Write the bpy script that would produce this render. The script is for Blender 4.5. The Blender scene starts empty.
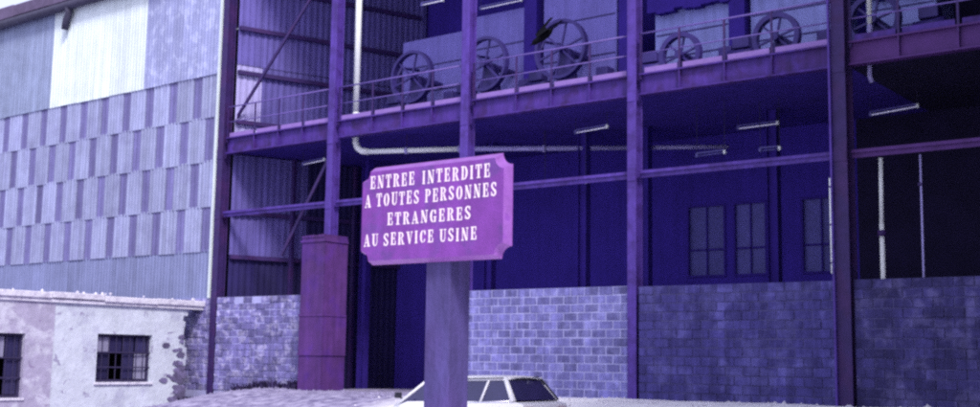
import bpy, bmesh, math, random
from mathutils import Vector, Matrix
random.seed(11)
SC = bpy.context.scene
COL = SC.collection
R = math.radians

# ------------------------------------------------------------------ camera
cam_d = bpy.data.cameras.new('camera'); cam = bpy.data.objects.new('camera', cam_d); COL.objects.link(cam)
cam_d.sensor_width = 36.0
cam_d.lens = 36.0 * 1180.0 / 980.0
cam_d.clip_start = 0.1; cam_d.clip_end = 2000.0
YAW, PITCH, ROLL = R(37.5), math.atan(157.0 / 1180.0), 0.015
fw = Vector((-math.sin(YAW) * math.cos(PITCH), math.cos(YAW) * math.cos(PITCH), math.sin(PITCH)))
r0 = Vector((math.cos(YAW), math.sin(YAW), 0)); u0 = r0.cross(fw)
rt = r0 * math.cos(ROLL) + u0 * math.sin(ROLL); up = u0 * math.cos(ROLL) - r0 * math.sin(ROLL)
cam.matrix_world = Matrix(((rt.x, up.x, -fw.x, 0.0), (rt.y, up.y, -fw.y, 0.0), (rt.z, up.z, -fw.z, 1.6), (0, 0, 0, 1)))
SC.camera = cam

# ------------------------------------------------------------------ sky, sun, exposure
SUN = Vector((0.60, -0.42, 0.74)).normalized()          # direction towards the sun
SUN_EL = math.asin(SUN.z)
world = bpy.data.worlds.new('World'); SC.world = world; world.use_nodes = True
wn = world.node_tree.nodes; wl = world.node_tree.links
sky = wn.new('ShaderNodeTexSky'); sky.sky_type = 'NISHITA'; sky.sun_disc = False
sky.sun_elevation = SUN_EL; sky.sun_rotation = math.atan2(SUN.x, SUN.y)
sky.air_density = 1.0; sky.dust_density = 6.0; sky.ozone_density = 2.0
tint = wn.new('ShaderNodeMix'); tint.data_type = 'RGBA'; tint.blend_type = 'MULTIPLY'
tint.inputs[0].default_value = 1.0
tint.inputs[7].default_value = (1.15, 0.98, 1.25, 1)
wl.new(sky.outputs[0], tint.inputs[6])
cloud = wn.new('ShaderNodeMix'); cloud.data_type = 'RGBA'           # even overcast veil over the sky
cloud.inputs[0].default_value = 0.8; cloud.inputs[7].default_value = (4.5, 4.8, 6.2, 1)
wl.new(tint.outputs[2], cloud.inputs[6]); wl.new(cloud.outputs[2], wn['Background'].inputs['Color'])
wn['Background'].inputs['Strength'].default_value = 0.15
sun_d = bpy.data.lights.new('sun', 'SUN'); sun = bpy.data.objects.new('sun', sun_d); COL.objects.link(sun)
sun_d.energy = 2.2; sun_d.angle = R(12); sun_d.color = (1.0, 0.97, 0.95)
sun.rotation_euler = SUN.to_track_quat('Z', 'Y').to_euler(); sun.location = (0, 0, 30)
SC.view_settings.view_transform = 'Standard'; SC.view_settings.look = 'None'
SC.view_settings.gamma = 1.0; SC.view_settings.exposure = 0.6
SC.view_settings.use_curve_mapping = False
SC.render.engine = 'CYCLES'
SC.cycles.use_denoising = False      # the remaining sampling noise stands in for the slide's grain
SC.cycles.filter_width = 2.6
SC.cycles.max_bounces = 8; SC.cycles.volume_bounces = 1

# ------------------------------------------------------------------ materials
# film-like cool cast of the place's colours, one factor per finish
TONE = {'white_lagged_pipe': (1, 1, 1), 'white_car_paint': (1, 1, 1), 'pale_sandy_ground': (1, 1, 1), 'bright_white_sheet': (0.86, 0.88, 0.9), 'lit_lamp_tube': (1, 1, 1),
        'white_limewash_plaster': (0.9, 0.9, 0.95), 'old_mauve_plaster': (0.8, 0.78, 0.85), 'white_cornice': (0.9, 0.9, 0.95), 'cream_letter_paint': (1, 1, 1),
        'pale_corrugated_sheet': (0.64, 0.68, 0.82), 'violet_corrugated_sheet': (0.60, 0.64, 0.76), 'weathered_grey_sheet': (0.60, 0.66, 0.76), 'spotted_lavender_sheet': (0.68, 0.74, 0.86),
        'dull_skirting_sheet': (0.58, 0.62, 0.72), 'rust_red_sheet': (0.42, 0.42, 0.72), 'violet_painted_steel': (0.34, 0.32, 0.56), 'mauve_girder_paint': (0.34, 0.30, 0.54), 'weathered_post': (0.42, 0.42, 0.52), 'dark_violet_steel': (0.6, 0.6, 0.62),
        'concrete_block': (0.90, 0.92, 1.12), 'pale_mortar': (0.86, 0.88, 0.98), 'whitewashed_block': (0.85, 0.85, 1.0), 'damp_stained_block': (0.68, 0.66, 0.95), 'indigo_wall': (0.86, 0.68, 0.92), 'dark_indigo': (0.95, 0.8, 1.0),
        'pale_blue_machine_paint': (1.0, 0.95, 0.95), 'violet_cast_iron': (0.75, 0.7, 0.75), 'loose_stone': (1, 1, 1), 'indigo_corrugated_sheet': (0.44, 0.45, 0.56), 'sooty_block': (1.0, 1.0, 1.2),
        'pale_mauve_toe_board': (0.46, 0.42, 0.56), 'frosted_pane': (0.8, 0.8, 0.8), 'magenta_enamel': (0.66, 0.66, 0.68)}
def mat(name, col, rough=0.8, var=0.12, scale=3.0, obj_var=0.0, stain=None, stain_amt=0.5, stain_scale=1.5,
        streak=0.0, bump=0.0, bump_scale=30.0, metal=0.0, emit=None, emit_s=0.0, spec=0.3, stretch=None, thr=0.5, fleck=None):
    k_ = TONE.get(name, (0.72, 0.72, 0.78)); col = tuple(a * b for a, b in zip(col, k_)); stain = tuple(a * b for a, b in zip(stain, k_)) if stain else None
    m = bpy.data.materials.new(name); m.use_nodes = True
    nt = m.node_tree; n = nt.nodes; l = nt.links; b = n['Principled BSDF']
    b.inputs['Roughness'].default_value = rough; b.inputs['Metallic'].default_value = metal
    b.inputs['Specular IOR Level'].default_value = spec
    geo = n.new('ShaderNodeNewGeometry')
    mp = n.new('ShaderNodeMapping'); l.new(geo.outputs['Position'], mp.inputs['Vector'])
    if stretch: mp.inputs['Scale'].default_value = stretch
    tx = n.new('ShaderNodeTexNoise'); tx.inputs['Scale'].default_value = scale; tx.inputs['Detail'].default_value = 6
    tx.inputs['Roughness'].default_value = 0.65; l.new(mp.outputs[0], tx.inputs['Vector'])
    mr = n.new('ShaderNodeMapRange'); l.new(tx.outputs[0], mr.inputs[0])
    mr.inputs[1].default_value = 0.3; mr.inputs[2].default_value = 0.7
    mr.inputs[3].default_value = 1 - var; mr.inputs[4].default_value = 1 + var
    val = mr.outputs[0]
    if streak:
        mp2 = n.new('ShaderNodeMapping'); mp2.inputs['Scale'].default_value = (7, 7, 0.35); l.new(geo.outputs['Position'], mp2.inputs['Vector'])
        t2 = n.new('ShaderNodeTexNoise'); t2.inputs['Scale'].default_value = 1.0; t2.inputs['Detail'].default_value = 4; l.new(mp2.outputs[0], t2.inputs['Vector'])
        m2 = n.new('ShaderNodeMapRange'); l.new(t2.outputs[0], m2.inputs[0]); m2.inputs[1].default_value = 0.3; m2.inputs[2].default_value = 0.7
        m2.inputs[3].default_value = 1 - streak; m2.inputs[4].default_value = 1 + streak * 0.6
        mu = n.new('ShaderNodeMath'); mu.operation = 'MULTIPLY'; l.new(val, mu.inputs[0]); l.new(m2.outputs[0], mu.inputs[1]); val = mu.outputs[0]
    if obj_var:
        oi = n.new('ShaderNodeObjectInfo'); m3 = n.new('ShaderNodeMapRange'); l.new(oi.outputs['Random'], m3.inputs[0])
        m3.inputs[3].default_value = 1 - obj_var; m3.inputs[4].default_value = 1 + obj_var
        mu = n.new('ShaderNodeMath'); mu.operation = 'MULTIPLY'; l.new(val, mu.inputs[0]); l.new(m3.outputs[0], mu.inputs[1]); val = mu.outputs[0]
    base = n.new('ShaderNodeRGB'); base.outputs[0].default_value = (*col, 1); c = base.outputs[0]
    if stain:
        t4 = n.new('ShaderNodeTexNoise'); t4.inputs['Scale'].default_value = stain_scale; t4.inputs['Detail'].default_value = 8
        t4.inputs['Roughness'].default_value = 0.6; t4.inputs['Distortion'].default_value = 0.4
        l.new(geo.outputs['Position'], t4.inputs['Vector'])
        m4 = n.new('ShaderNodeMapRange'); l.new(t4.outputs[0], m4.inputs[0]); m4.inputs[1].default_value = thr; m4.inputs[2].default_value = thr + 0.1
        m4.inputs[4].default_value = stain_amt
        mx = n.new('ShaderNodeMix'); mx.data_type = 'RGBA'; l.new(m4.outputs[0], mx.inputs[0]); l.new(c, mx.inputs[6])
        mx.inputs[7].default_value = (*stain, 1); c = mx.outputs[2]
    if fleck:
        for fs_, ft in ((3.5, 0.64), (9.0, 0.665)):
            t6 = n.new('ShaderNodeTexNoise'); t6.inputs['Scale'].default_value = fs_; t6.inputs['Detail'].default_value = 6; t6.inputs['Distortion'].default_value = 0.8
            l.new(geo.outputs['Position'], t6.inputs['Vector'])
            m6 = n.new('ShaderNodeMapRange'); l.new(t6.outputs[0], m6.inputs[0]); m6.inputs[1].default_value = ft; m6.inputs[2].default_value = ft + 0.04; m6.inputs[4].default_value = 0.85
            x6 = n.new('ShaderNodeMix'); x6.data_type = 'RGBA'; l.new(m6.outputs[0], x6.inputs[0]); l.new(c, x6.inputs[6]); x6.inputs[7].default_value = (*fleck, 1); c = x6.outputs[2]
    vm = n.new('ShaderNodeVectorMath'); vm.operation = 'SCALE'; l.new(c, vm.inputs[0]); l.new(val, vm.inputs['Scale'])
    l.new(vm.outputs[0], b.inputs['Base Color'])
    if bump:
        t5 = n.new('ShaderNodeTexNoise'); t5.inputs['Scale'].default_value = bump_scale; t5.inputs['Detail'].default_value = 5
        l.new(geo.outputs['Position'], t5.inputs['Vector'])
        bp = n.new('ShaderNodeBump'); bp.inputs['Strength'].default_value = bump; bp.inputs['Distance'].default_value = 0.03
        l.new(t5.outputs[0], bp.inputs['Height']); l.new(bp.outputs[0], b.inputs['Normal'])
    if emit:
        b.inputs['Emission Color'].default_value = (*emit, 1); b.inputs['Emission Strength'].default_value = emit_s
    return m

M = {}
M['panel_light'] = mat('pale_corrugated_sheet', (0.45, 0.46, 0.59), 0.6, 0.12, 2.0, 0.13, stain=(0.34, 0.33, 0.48), stain_amt=0.45, stain_scale=1.1, streak=0.22)
M['panel_dark'] = mat('violet_corrugated_sheet', (0.24, 0.21, 0.40), 0.6, 0.14, 2.0, 0.2, streak=0.22)
M['sheet_white'] = mat('bright_white_sheet', (0.74, 0.82, 0.82), 0.55, 0.08, 1.5, 0.05, streak=0.16)
M['sheet_grey'] = mat('weathered_grey_sheet', (0.38, 0.41, 0.53), 0.65, 0.15, 2.0, 0.07, streak=0.2)
M['sheet_spot'] = mat('spotted_lavender_sheet', (0.41, 0.41, 0.58), 0.65, 0.12, 1.2, 0.05, stain=(0.66, 0.66, 0.80), stain_amt=0.6, stain_scale=2.6, streak=0.15)
M['skirt'] = mat('dull_skirting_sheet', (0.34, 0.36, 0.54), 0.65, 0.12, 1.5, 0.07, streak=0.22)
M['eave'] = mat('eave_brown', (0.16, 0.12, 0.20), 0.8, 0.2, 3.0, 0.1)
M['gutter'] = mat('gutter_grey', (0.07, 0.065, 0.11), 0.7, 0.2, 4.0)
M['steel'] = mat('violet_painted_steel', (0.25, 0.13, 0.52), 0.6, 0.18, 4.0, 0.05, stain=(0.15, 0.065, 0.30), stain_amt=0.7, stain_scale=2.2, streak=0.25)
M['steel_dark'] = mat('dark_violet_steel', (0.06, 0.03, 0.17), 0.6, 0.2, 4.0, 0.05, stain=(0.10, 0.03, 0.17), stain_amt=0.5)
M['girder'] = mat('mauve_girder_paint', (0.19, 0.09, 0.42), 0.65, 0.18, 3.0, 0.04, stain=(0.13, 0.045, 0.22), stain_amt=0.8, stain_scale=1.8, streak=0.25)
M['toe'] = mat('pale_mauve_toe_board', (0.55, 0.36, 0.78), 0.6, 0.12, 3.0, 0.05)
M['rail'] = mat('rail_paint', (0.22, 0.15, 0.48), 0.5, 0.15, 5.0)
M['rust'] = mat('rust_red_sheet', (0.22, 0.075, 0.24), 0.75, 0.2, 3.0, 0.08, stain=(0.20, 0.06, 0.30), stain_amt=0.7, stain_scale=1.4, streak=0.25)
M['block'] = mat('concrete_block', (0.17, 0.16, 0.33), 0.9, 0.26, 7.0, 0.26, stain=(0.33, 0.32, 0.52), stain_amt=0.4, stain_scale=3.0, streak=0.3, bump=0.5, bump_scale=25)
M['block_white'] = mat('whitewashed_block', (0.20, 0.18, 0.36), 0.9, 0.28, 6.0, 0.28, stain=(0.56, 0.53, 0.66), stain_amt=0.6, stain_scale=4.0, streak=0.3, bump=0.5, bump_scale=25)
M['block_dim'] = mat('damp_stained_block', (0.09, 0.08, 0.22), 0.9, 0.22, 6.0, 0.2, stain=(0.20, 0.19, 0.38), stain_amt=0.5, stain_scale=1.6, streak=0.3, bump=0.5, bump_scale=25)  # darker block tone paints in shade; the lighter stain patches are random
M['block_soot'] = mat('sooty_block', (0.05, 0.043, 0.13), 0.9, 0.25, 5.0, 0.25, stain=(0.14, 0.125, 0.25), stain_amt=0.6, stain_scale=1.8, streak=0.3, bump=0.5, bump_scale=25)  # darkest block tone, shade of the end bay put into the colour
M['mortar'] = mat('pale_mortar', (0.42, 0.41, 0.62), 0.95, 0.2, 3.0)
M['mortar_dim'] = mat('grimy_mortar', (0.13, 0.12, 0.27), 0.95, 0.3, 3.0)  # darker mortar copy for the walls that have shade painted in
M['plaster'] = mat('white_limewash_plaster', (0.60, 0.65, 0.70), 0.92, 0.12, 2.0, stain=(0.46, 0.48, 0.58), stain_amt=0.8, stain_scale=1.1, bump=0.7, bump_scale=7, thr=0.50, fleck=(0.27, 0.25, 0.38))
M['plaster_old'] = mat('old_mauve_plaster', (0.46, 0.44, 0.55), 0.92, 0.14, 2.5, stain=(0.66, 0.68, 0.74), stain_amt=0.9, stain_scale=1.6, bump=0.7, bump_scale=7, thr=0.48, fleck=(0.24, 0.19, 0.32))
M['cornice'] = mat('white_cornice', (0.74, 0.73, 0.78), 0.9, 0.12, 4.0, 0.05, stain=(0.4, 0.36, 0.48), stain_amt=0.5, stain_scale=5, bump=0.4)
M['stone'] = mat('exposed_stone', (0.20, 0.17, 0.30), 0.95, 0.3, 6.0, 0.35, bump=0.6)
M['stone_dull'] = mat('dull_stone', (0.30, 0.27, 0.40), 0.95, 0.4, 4.0)
M['stone_loose'] = mat('loose_stone', (0.62, 0.60, 0.66), 0.95, 0.4, 4.0)
M['iron'] = mat('dark_iron', (0.05, 0.04, 0.10), 0.6, 0.2, 5.0)
M['glass_dark'] = mat('dark_window_glass', (0.04, 0.035, 0.10), 0.12, 0.2, 3.0, 0.4, spec=0.5)
M['room'] = mat('unlit_room', (0.05, 0.04, 0.11), 0.9, 0.2, 2.0)
M['curtain'] = mat('pale_curtain', (0.34, 0.33, 0.46), 0.9, 0.15, 4.0)
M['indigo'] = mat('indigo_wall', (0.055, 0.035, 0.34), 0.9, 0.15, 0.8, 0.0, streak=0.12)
M['soot'] = mat('soot_black', (0.018, 0.012, 0.055), 0.9, 0.3, 1.0)  # near-black colour that paints shade onto the end bay's inner surfaces
M['maroon'] = mat('dark_maroon_steel', (0.11, 0.035, 0.20), 0.65, 0.2, 3.0)  # darker steel copy carrying the end bay's shade in its colour
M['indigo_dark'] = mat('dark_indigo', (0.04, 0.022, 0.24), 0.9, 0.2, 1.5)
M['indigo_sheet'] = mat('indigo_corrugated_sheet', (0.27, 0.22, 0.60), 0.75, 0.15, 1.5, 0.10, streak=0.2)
M['dim_sheet'] = mat('grimy_dark_sheet', (0.028, 0.02, 0.12), 0.8, 0.2, 1.5, 0.15, streak=0.2)  # dark copy of the partition sheet, standing in for shade inside the entrance
M['pale_sheet'] = mat('pale_blue_door_sheet', (0.52, 0.48, 0.80), 0.7, 0.12, 2.0)
M['housing'] = mat('pale_blue_machine_paint', (0.19, 0.175, 0.56), 0.6, 0.12, 2.0, 0.06, streak=0.15)
M['housing_light'] = mat('pale_grey_blue_machine_paint', (0.33, 0.36, 0.78), 0.6, 0.12, 2.0, 0.06, streak=0.2)
M['wheel_violet'] = mat('violet_cast_iron', (0.05, 0.038, 0.20), 0.5, 0.2, 4.0)
M['wheel'] = mat('dark_cast_iron', (0.06, 0.04, 0.22), 0.5, 0.2, 4.0)
M['lit_glass'] = mat('frosted_pane', (0.11, 0.10, 0.42), 0.5, 0.2, 2.0, 0.12)
M['pipe_white'] = mat('white_lagged_pipe', (0.84, 0.88, 0.86), 0.6, 0.06, 6.0)
M['pipe_dull'] = mat('dull_lavender_pipe', (0.50, 0.45, 0.82), 0.5, 0.2, 2.5)
M['lamp_body'] = mat('lamp_reflector', (0.16, 0.14, 0.42), 0.4, 0.1, 4.0)
M['lamp_tube'] = mat('lit_lamp_tube', (0.9, 0.9, 0.95), 0.4, 0.0, 4.0, emit=(0.55, 0.52, 1.0), emit_s=0.12)
M['sign'] = mat('magenta_enamel', (0.25, 0.06, 0.40), 0.6, 0.2, 4.0, stain=(0.16, 0.065, 0.32), stain_amt=0.75, stain_scale=3.0, streak=0.12, bump=0.25, bump_scale=40)
M['rim'] = mat('worn_pale_rim', (0.33, 0.12, 0.46), 0.6, 0.2, 9.0, stain=(0.24, 0.07, 0.38), stain_amt=0.8, stain_scale=9.0, thr=0.56)  # paler than the board, painting in light caught along its edge
M['letter'] = mat('cream_letter_paint', (0.74, 0.62, 0.68), 0.7, 0.14, 25.0, stain=(0.42, 0.22, 0.46), stain_amt=0.7, stain_scale=30, thr=0.6)
M['post'] = mat('weathered_post', (0.15, 0.115, 0.33), 0.85, 0.3, 5.0, stain=(0.17, 0.10, 0.34), stain_amt=0.5, stretch=(3, 3, 0.5), streak=0.25, bump=0.5, bump_scale=18)
M['car_paint'] = mat('white_car_paint', (0.80, 0.80, 0.84), 0.3, 0.03, 3.0, spec=0.5)
M['car_glass'] = mat('car_window_glass', (0.05, 0.045, 0.13), 0.08, 0.1, 3.0, spec=0.6)
M['rubber'] = mat('black_rubber', (0.03, 0.03, 0.05), 0.8, 0.2, 9.0)
M['chrome'] = mat('bright_trim', (0.75, 0.75, 0.8), 0.25, 0.03, 3.0, metal=1.0)
M['red_lens'] = mat('red_lens', (0.45, 0.03, 0.06), 0.3, 0.05, 9.0)
M['seat'] = mat('grey_seat_cloth', (0.16, 0.13, 0.28), 0.9, 0.15, 6.0)
M['bird'] = mat('black_feathers', (0.006, 0.006, 0.010), 0.9, 0.2, 20.0, spec=0.05)
M['weed'] = mat('dusty_weed', (0.07, 0.05, 0.14), 0.9, 0.3, 5.0, 0.3)
M['ground'] = mat('pale_sandy_ground', (0.84, 0.83, 0.84), 0.95, 0.10, 1.2, stain=(0.64, 0.60, 0.68), stain_amt=0.5, stain_scale=0.5, bump=0.7, bump_scale=6)
M['wing'] = mat('dark_brick_render', (0.13, 0.09, 0.19), 0.9, 0.2, 1.5)

# ------------------------------------------------------------------ mesh helpers
class MB:
    def __init__(s): s.v = []; s.f = []
    def add(s, vs, fs):
        o = len(s.v); s.v += [tuple(v) for v in vs]; s.f += [tuple(i + o for i in f) for f in fs]; return s
    def box(s, x0, x1, y0, y1, z0, z1):
        return s.add([(x0, y0, z0), (x1, y0, z0), (x1, y1, z0), (x0, y1, z0), (x0, y0, z1), (x1, y0, z1), (x1, y1, z1), (x0, y1, z1)],
                     [(0, 3, 2, 1), (4, 5, 6, 7), (0, 1, 5, 4), (1, 2, 6, 5), (2, 3, 7, 6), (3, 0, 4, 7)])
    def tube(s, pts, r, n=10, cap=True):
        pts = [Vector(p) for p in pts]; rr = r if isinstance(r, (list, tuple)) else [r] * len(pts)
        t0 = (pts[1] - pts[0]).normalized()
        a = t0.orthogonal().normalized(); rings = []
        for i, p in enumerate(pts):
            d = (pts[min(i + 1, len(pts) - 1)] - pts[max(i - 1, 0)]).normalized()
            a = (a - d * a.dot(d)).normalized(); b = d.cross(a)
            rings.append([p + (a * math.cos(2 * math.pi * k / n) + b * math.sin(2 * math.pi * k / n)) * rr[i] for k in range(n)])
        vs = [v for r_ in rings for v in r_]; fs = []
        for i in range(len(pts) - 1):
            for k in range(n):
                k2 = (k + 1) % n; fs.append((i * n + k, i * n + k2, (i + 1) * n + k2, (i + 1) * n + k))
        if cap: fs.append(tuple(range(n))[::-1]); fs.append(tuple((len(pts) - 1) * n + k for k in range(n)))
        return s.add(vs, fs)
    def bar(s, p, q, w, h):     # rectangular bar between two points (h is measured in the upright direction)
        p = Vector(p); q = Vector(q); d = (q - p).normalized()
        side = d.cross(Vector((0, 0, 1)))
        side = side.normalized() if side.length > 1e-4 else Vector((1, 0, 0))
        u = side.cross(d).normalized(); vs = []
        for c in (p, q):
            for a, b in ((-1, -1), (1, -1), (1, 1), (-1, 1)): vs.append(c + side * a * w / 2 + u * b * h / 2)
        return s.add(vs, [(0, 1, 2, 3), (7, 6, 5, 4), (0, 4, 5, 1), (1, 5, 6, 2), (2, 6, 7, 3), (3, 7, 4, 0)])
    def prism(s, poly, y0, y1):     # outline in x,z pushed along y
        n = len(poly); vs = [(x, y0, z) for x, z in poly] + [(x, y1, z) for x, z in poly]
        return s.add(vs, [tuple(range(n)), tuple(range(2 * n - 1, n - 1, -1))] + [((i + 1) % n, i, n + i, n + (i + 1) % n) for i in range(n)])
    def mesh(s, name, m, smooth=False):
        me = bpy.data.meshes.new(name); me.from_pydata(s.v, [], s.f); me.update()
        bm = bmesh.new(); bm.from_mesh(me); bmesh.ops.recalc_face_normals(bm, faces=bm.faces); bm.to_mesh(me); bm.free()
        me.materials.append(m)
        if smooth:
            for p in me.polygons: p.use_smooth = True
        return me
    def build(s, name, m, parent=None, smooth=False, bevel=0.0, seg=2):
        return link(name, s.mesh(name, m, smooth), parent, bevel, seg)

def link(name, me, parent=None, bevel=0.0, seg=2, loc=None):
    o = bpy.data.objects.new(name, me); COL.objects.link(o)
    if parent:
        o.parent = parent
        o.matrix_parent_inverse = Matrix.Translation(-parent.location)
    if loc: o.location = loc
    if bevel:
        b = o.modifiers.new('bevel', 'BEVEL'); b.width = bevel; b.segments = seg; b.limit_method = 'ANGLE'; b.angle_limit = R(35)
    return o
def tag(o, label, cat=None, group=None):
    o['label'] = label
    if cat: o['category'] = cat
    if group: o['group'] = group
    return o
def thing(name, loc, label, cat, group=None):
    o = bpy.data.objects.new(name, None); COL.objects.link(o); o.location = loc; o.empty_display_size = 0.3
    return tag(o, label, cat, group)
def struct(o): o['kind'] = 'structure'; return o

def sm(a, b, x):
    t = max(0.0, min(1.0, (x - a) / (b - a))); return t * t * (3 - 2 * t)
def hsh(i, j):
    v = math.sin(i * 127.1 + j * 311.7) * 43758.5453; return v - math.floor(v)
def nz(x, y):
    i, j = math.floor(x), math.floor(y); fx, fy = x - i, y - j
    fx = fx * fx * (3 - 2 * fx); fy = fy * fy * (3 - 2 * fy)
    return (hsh(i, j) * (1 - fx) + hsh(i + 1, j) * fx) * (1 - fy) + (hsh(i, j + 1) * (1 - fx) + hsh(i + 1, j + 1) * fx) * fy
def ground_z(x, y):
    z = 0.74 * sm(17.6, 21.5, y) * (0.06 + 0.86 * sm(-28.8, -24.9, x) + 0.08 * sm(-22, -17, x)) + 0.05 * sm(-16, -12, x) * sm(19, 22, y)
    z += (nz(x * 0.9, y * 0.9) - 0.5) * 0.07 + (nz(x * 3.1 + 9, y * 3.1) - 0.5) * 0.035
    z += 0.06 * math.exp(-((x + 25.2) ** 2) / 2.0 - ((y - 22.6) ** 2) / 0.7)
    return z

# ------------------------------------------------------------------ ground
def grid_axis(lo, hi, a, b, fine, coarse):
    out = []; x = lo
    while x < hi:
        out.append(x); x += fine if a <= x < b else coarse
    out.append(hi); return out
gx = grid_axis(-70, 60, -34, 2, 0.3, 4.0); gy = grid_axis(-50, 70, 10, 26, 0.3, 4.0)
g = MB(); g.v = [(x, y, ground_z(x, y)) for y in gy for x in gx]; nx = len(gx)
GM = M['ground']; _n = GM.node_tree.nodes; _l = GM.node_tree.links
g.f = [(j * nx + i, j * nx + i + 1, (j + 1) * nx + i + 1, (j + 1) * nx + i) for j in range(len(gy) - 1) for i in range(nx - 1)]
struct(g.build('ground', M['ground'], smooth=True))
# trodden dirt towards the entrance and the outbuilding, pale gravel in the rest of the yard
_b = _n['Principled BSDF']; _src = _b.inputs['Base Color'].links[0].from_socket
_geo = _n.new('ShaderNodeNewGeometry'); _sx = _n.new('ShaderNodeSeparateXYZ'); _l.new(_geo.outputs['Position'], _sx.inputs[0])
_t = _n.new('ShaderNodeTexNoise'); _t.inputs['Scale'].default_value = 0.7; _t.inputs['Detail'].default_value = 7; _l.new(_geo.outputs['Position'], _t.inputs['Vector'])
_a = _n.new('ShaderNodeMath'); _a.operation = 'MULTIPLY_ADD'; _l.new(_t.outputs[0], _a.inputs[0]); _a.inputs[1].default_value = 5.0; _l.new(_sx.outputs['X'], _a.inputs[2])
_m = _n.new('ShaderNodeMapRange'); _l.new(_a.outputs[0], _m.inputs[0]); _m.inputs[1].default_value = -16.5; _m.inputs[2].default_value = -14.0
_x = _n.new('ShaderNodeMix'); _x.data_type = 'RGBA'; _l.new(_m.outputs[0], _x.inputs[0])
_d = _n.new('ShaderNodeTexNoise'); _d.inputs['Scale'].default_value = 4.0; _d.inputs['Detail'].default_value = 8; _l.new(_geo.outputs['Position'], _d.inputs['Vector'])
_c = _n.new('ShaderNodeValToRGB'); _l.new(_d.outputs[0], _c.inputs[0]); _c.color_ramp.elements[0].position = 0.3; _c.color_ramp.elements[1].position = 0.7
_c.color_ramp.elements[0].color = (0.13, 0.11, 0.22, 1); _c.color_ramp.elements[1].color = (0.40, 0.37, 0.52, 1)
_l.new(_c.outputs[0], _x.inputs[6]); _l.new(_src, _x.inputs[7]); _l.new(_x.outputs[2], _b.inputs['Base Color'])
# loose stones, too many to count
random.seed(3)
for gi, (gx0, gx1, gn) in enumerate(((-29.4, -19.5, 1100), (-19.5, -7, 500))):
  st = MB()
  for k in range(gn):
    y = 23.8 - abs(random.gauss(0, 2.2)); x = random.uniform(gx0, gx1); z = ground_z(x, y); q = random.uniform(0.012, 0.05) * (1.6 if random.random() < 0.06 else 1)
    if y < 14 or (-24.9 < x < -23.7 and y > 23.3): continue
    vs = [(x + q * random.uniform(.6, 1.3), y, z), (x, y + q * random.uniform(.6, 1.3), z), (x - q * random.uniform(.6, 1.3), y, z), (x, y - q * random.uniform(.6, 1.3), z), (x + random.uniform(-.3, .3) * q, y, z + q * random.uniform(.5, 1.1)), (x, y, z - q)]
    st.add(vs, [(0, 1, 4), (1, 2, 4), (2, 3, 4), (3, 0, 4), (1, 0, 5), (2, 1, 5), (3, 2, 5), (0, 3, 5)])
  so_ = st.build('gravel', M['stone_loose' if gi else 'stone_dull']); so_['kind'] = 'stuff'; so_['label'] = ['loose dull rubble scattered over the trodden dirt', 'loose pale gravel scattered over the bright yard'][gi]; so_['category'] = 'gravel'

# ------------------------------------------------------------------ corrugated shed (flush with the hall front)
SX = -29.30                                             # shed corner
def corr(w, h, pitch=0.17, depth=0.022, flat=False):    # corrugated sheet, width along x, facing -y, origin at lower left
    n = max(1, round(w / pitch)); prof = []
    for k in range(n):
        x0 = w * k / n; p = w / n
        prof += [(x0, 0.0), (x0 + p * 0.18, -depth), (x0 + p * 0.5, -depth), (x0 + p * 0.68, 0.0)]
    prof.append((w, 0.0)); b = MB(); m_ = len(prof)
    b.v = [(x, y, 0) for x, y in prof] + [(x, y, h) for x, y in prof] + [(x, 0.03, 0) for x, y in prof] + [(x, 0.03, h) for x, y in prof]
    for i in range(m_ - 1):
        b.f.append((i, i + 1, m_ + i + 1, m_ + i)); b.f.append((2 * m_ + i + 1, 2 * m_ + i, 3 * m_ + i, 3 * m_ + i + 1))
        b.f.append((m_ + i, m_ + i + 1, 3 * m_ + i + 1, 3 * m_ + i)); b.f.append((i + 1, i, 2 * m_ + i, 2 * m_ + i + 1))
    b.f += [(0, m_, 3 * m_, 2 * m_), (m_ - 1, 3 * m_ - 1, 4 * m_ - 1, 2 * m_ - 1)]
    return b
shed = thing('corrugated_shed', (SX - 9, 24, 0), 'tall shed clad in pale sheets with staggered rows of darker violet panels', 'shed')
b = MB(); b.box(SX - 19, SX - 0.06, 24.10, 24.25, 2.6, 14.2); b.build('backing_wall', M['gutter'], shed)
YF = 24.0
def sheet_at(me_cache, w, h, m, key, s_left, z, name, yoff=0.0, dz=0.0):
    k = (round(w, 3), round(h, 3), key)
    if k not in me_cache: me_cache[k] = corr(w, h).mesh(name, m)
    o = link(name, me_cache[k], shed)
    o.location = (SX - s_left, YF + yoff, z + dz); return o
cache = {}
rows = [(10.58, 9.22, 0.89), (9.22, 7.79, 0.24), (7.79, 6.33, 0.89), (6.33, 4.92, 0.24)]
for ri, (zt, zb, off) in enumerate(rows):
    h = zt - zb + 0.05; yo = 0.012 * ri - 0.05
    edges = []
    s = off
    if off > 0.5: edges.append((0.02, off, 0))
    else: edges.append((0.02, off, 0))
    while s < 18.6:
        edges.append((s, s + 0.41, 1)); edges.append((s + 0.41, s + 1.26, 0)); s += 1.26
    for a_, b_, dark in edges:
        w = b_ - a_ - 0.006
        sheet_at(cache, w, h, M['panel_dark' if dark else 'panel_light'], 'd' if dark else 'l', b_ - 0.003, zb - 0.05, 'dark_panel' if dark else 'light_panel',
                 yo + (0.025 if dark else 0.0) + random.uniform(-0.004, 0.004), random.uniform(-0.012, 0.012))
s = 0.02
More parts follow.
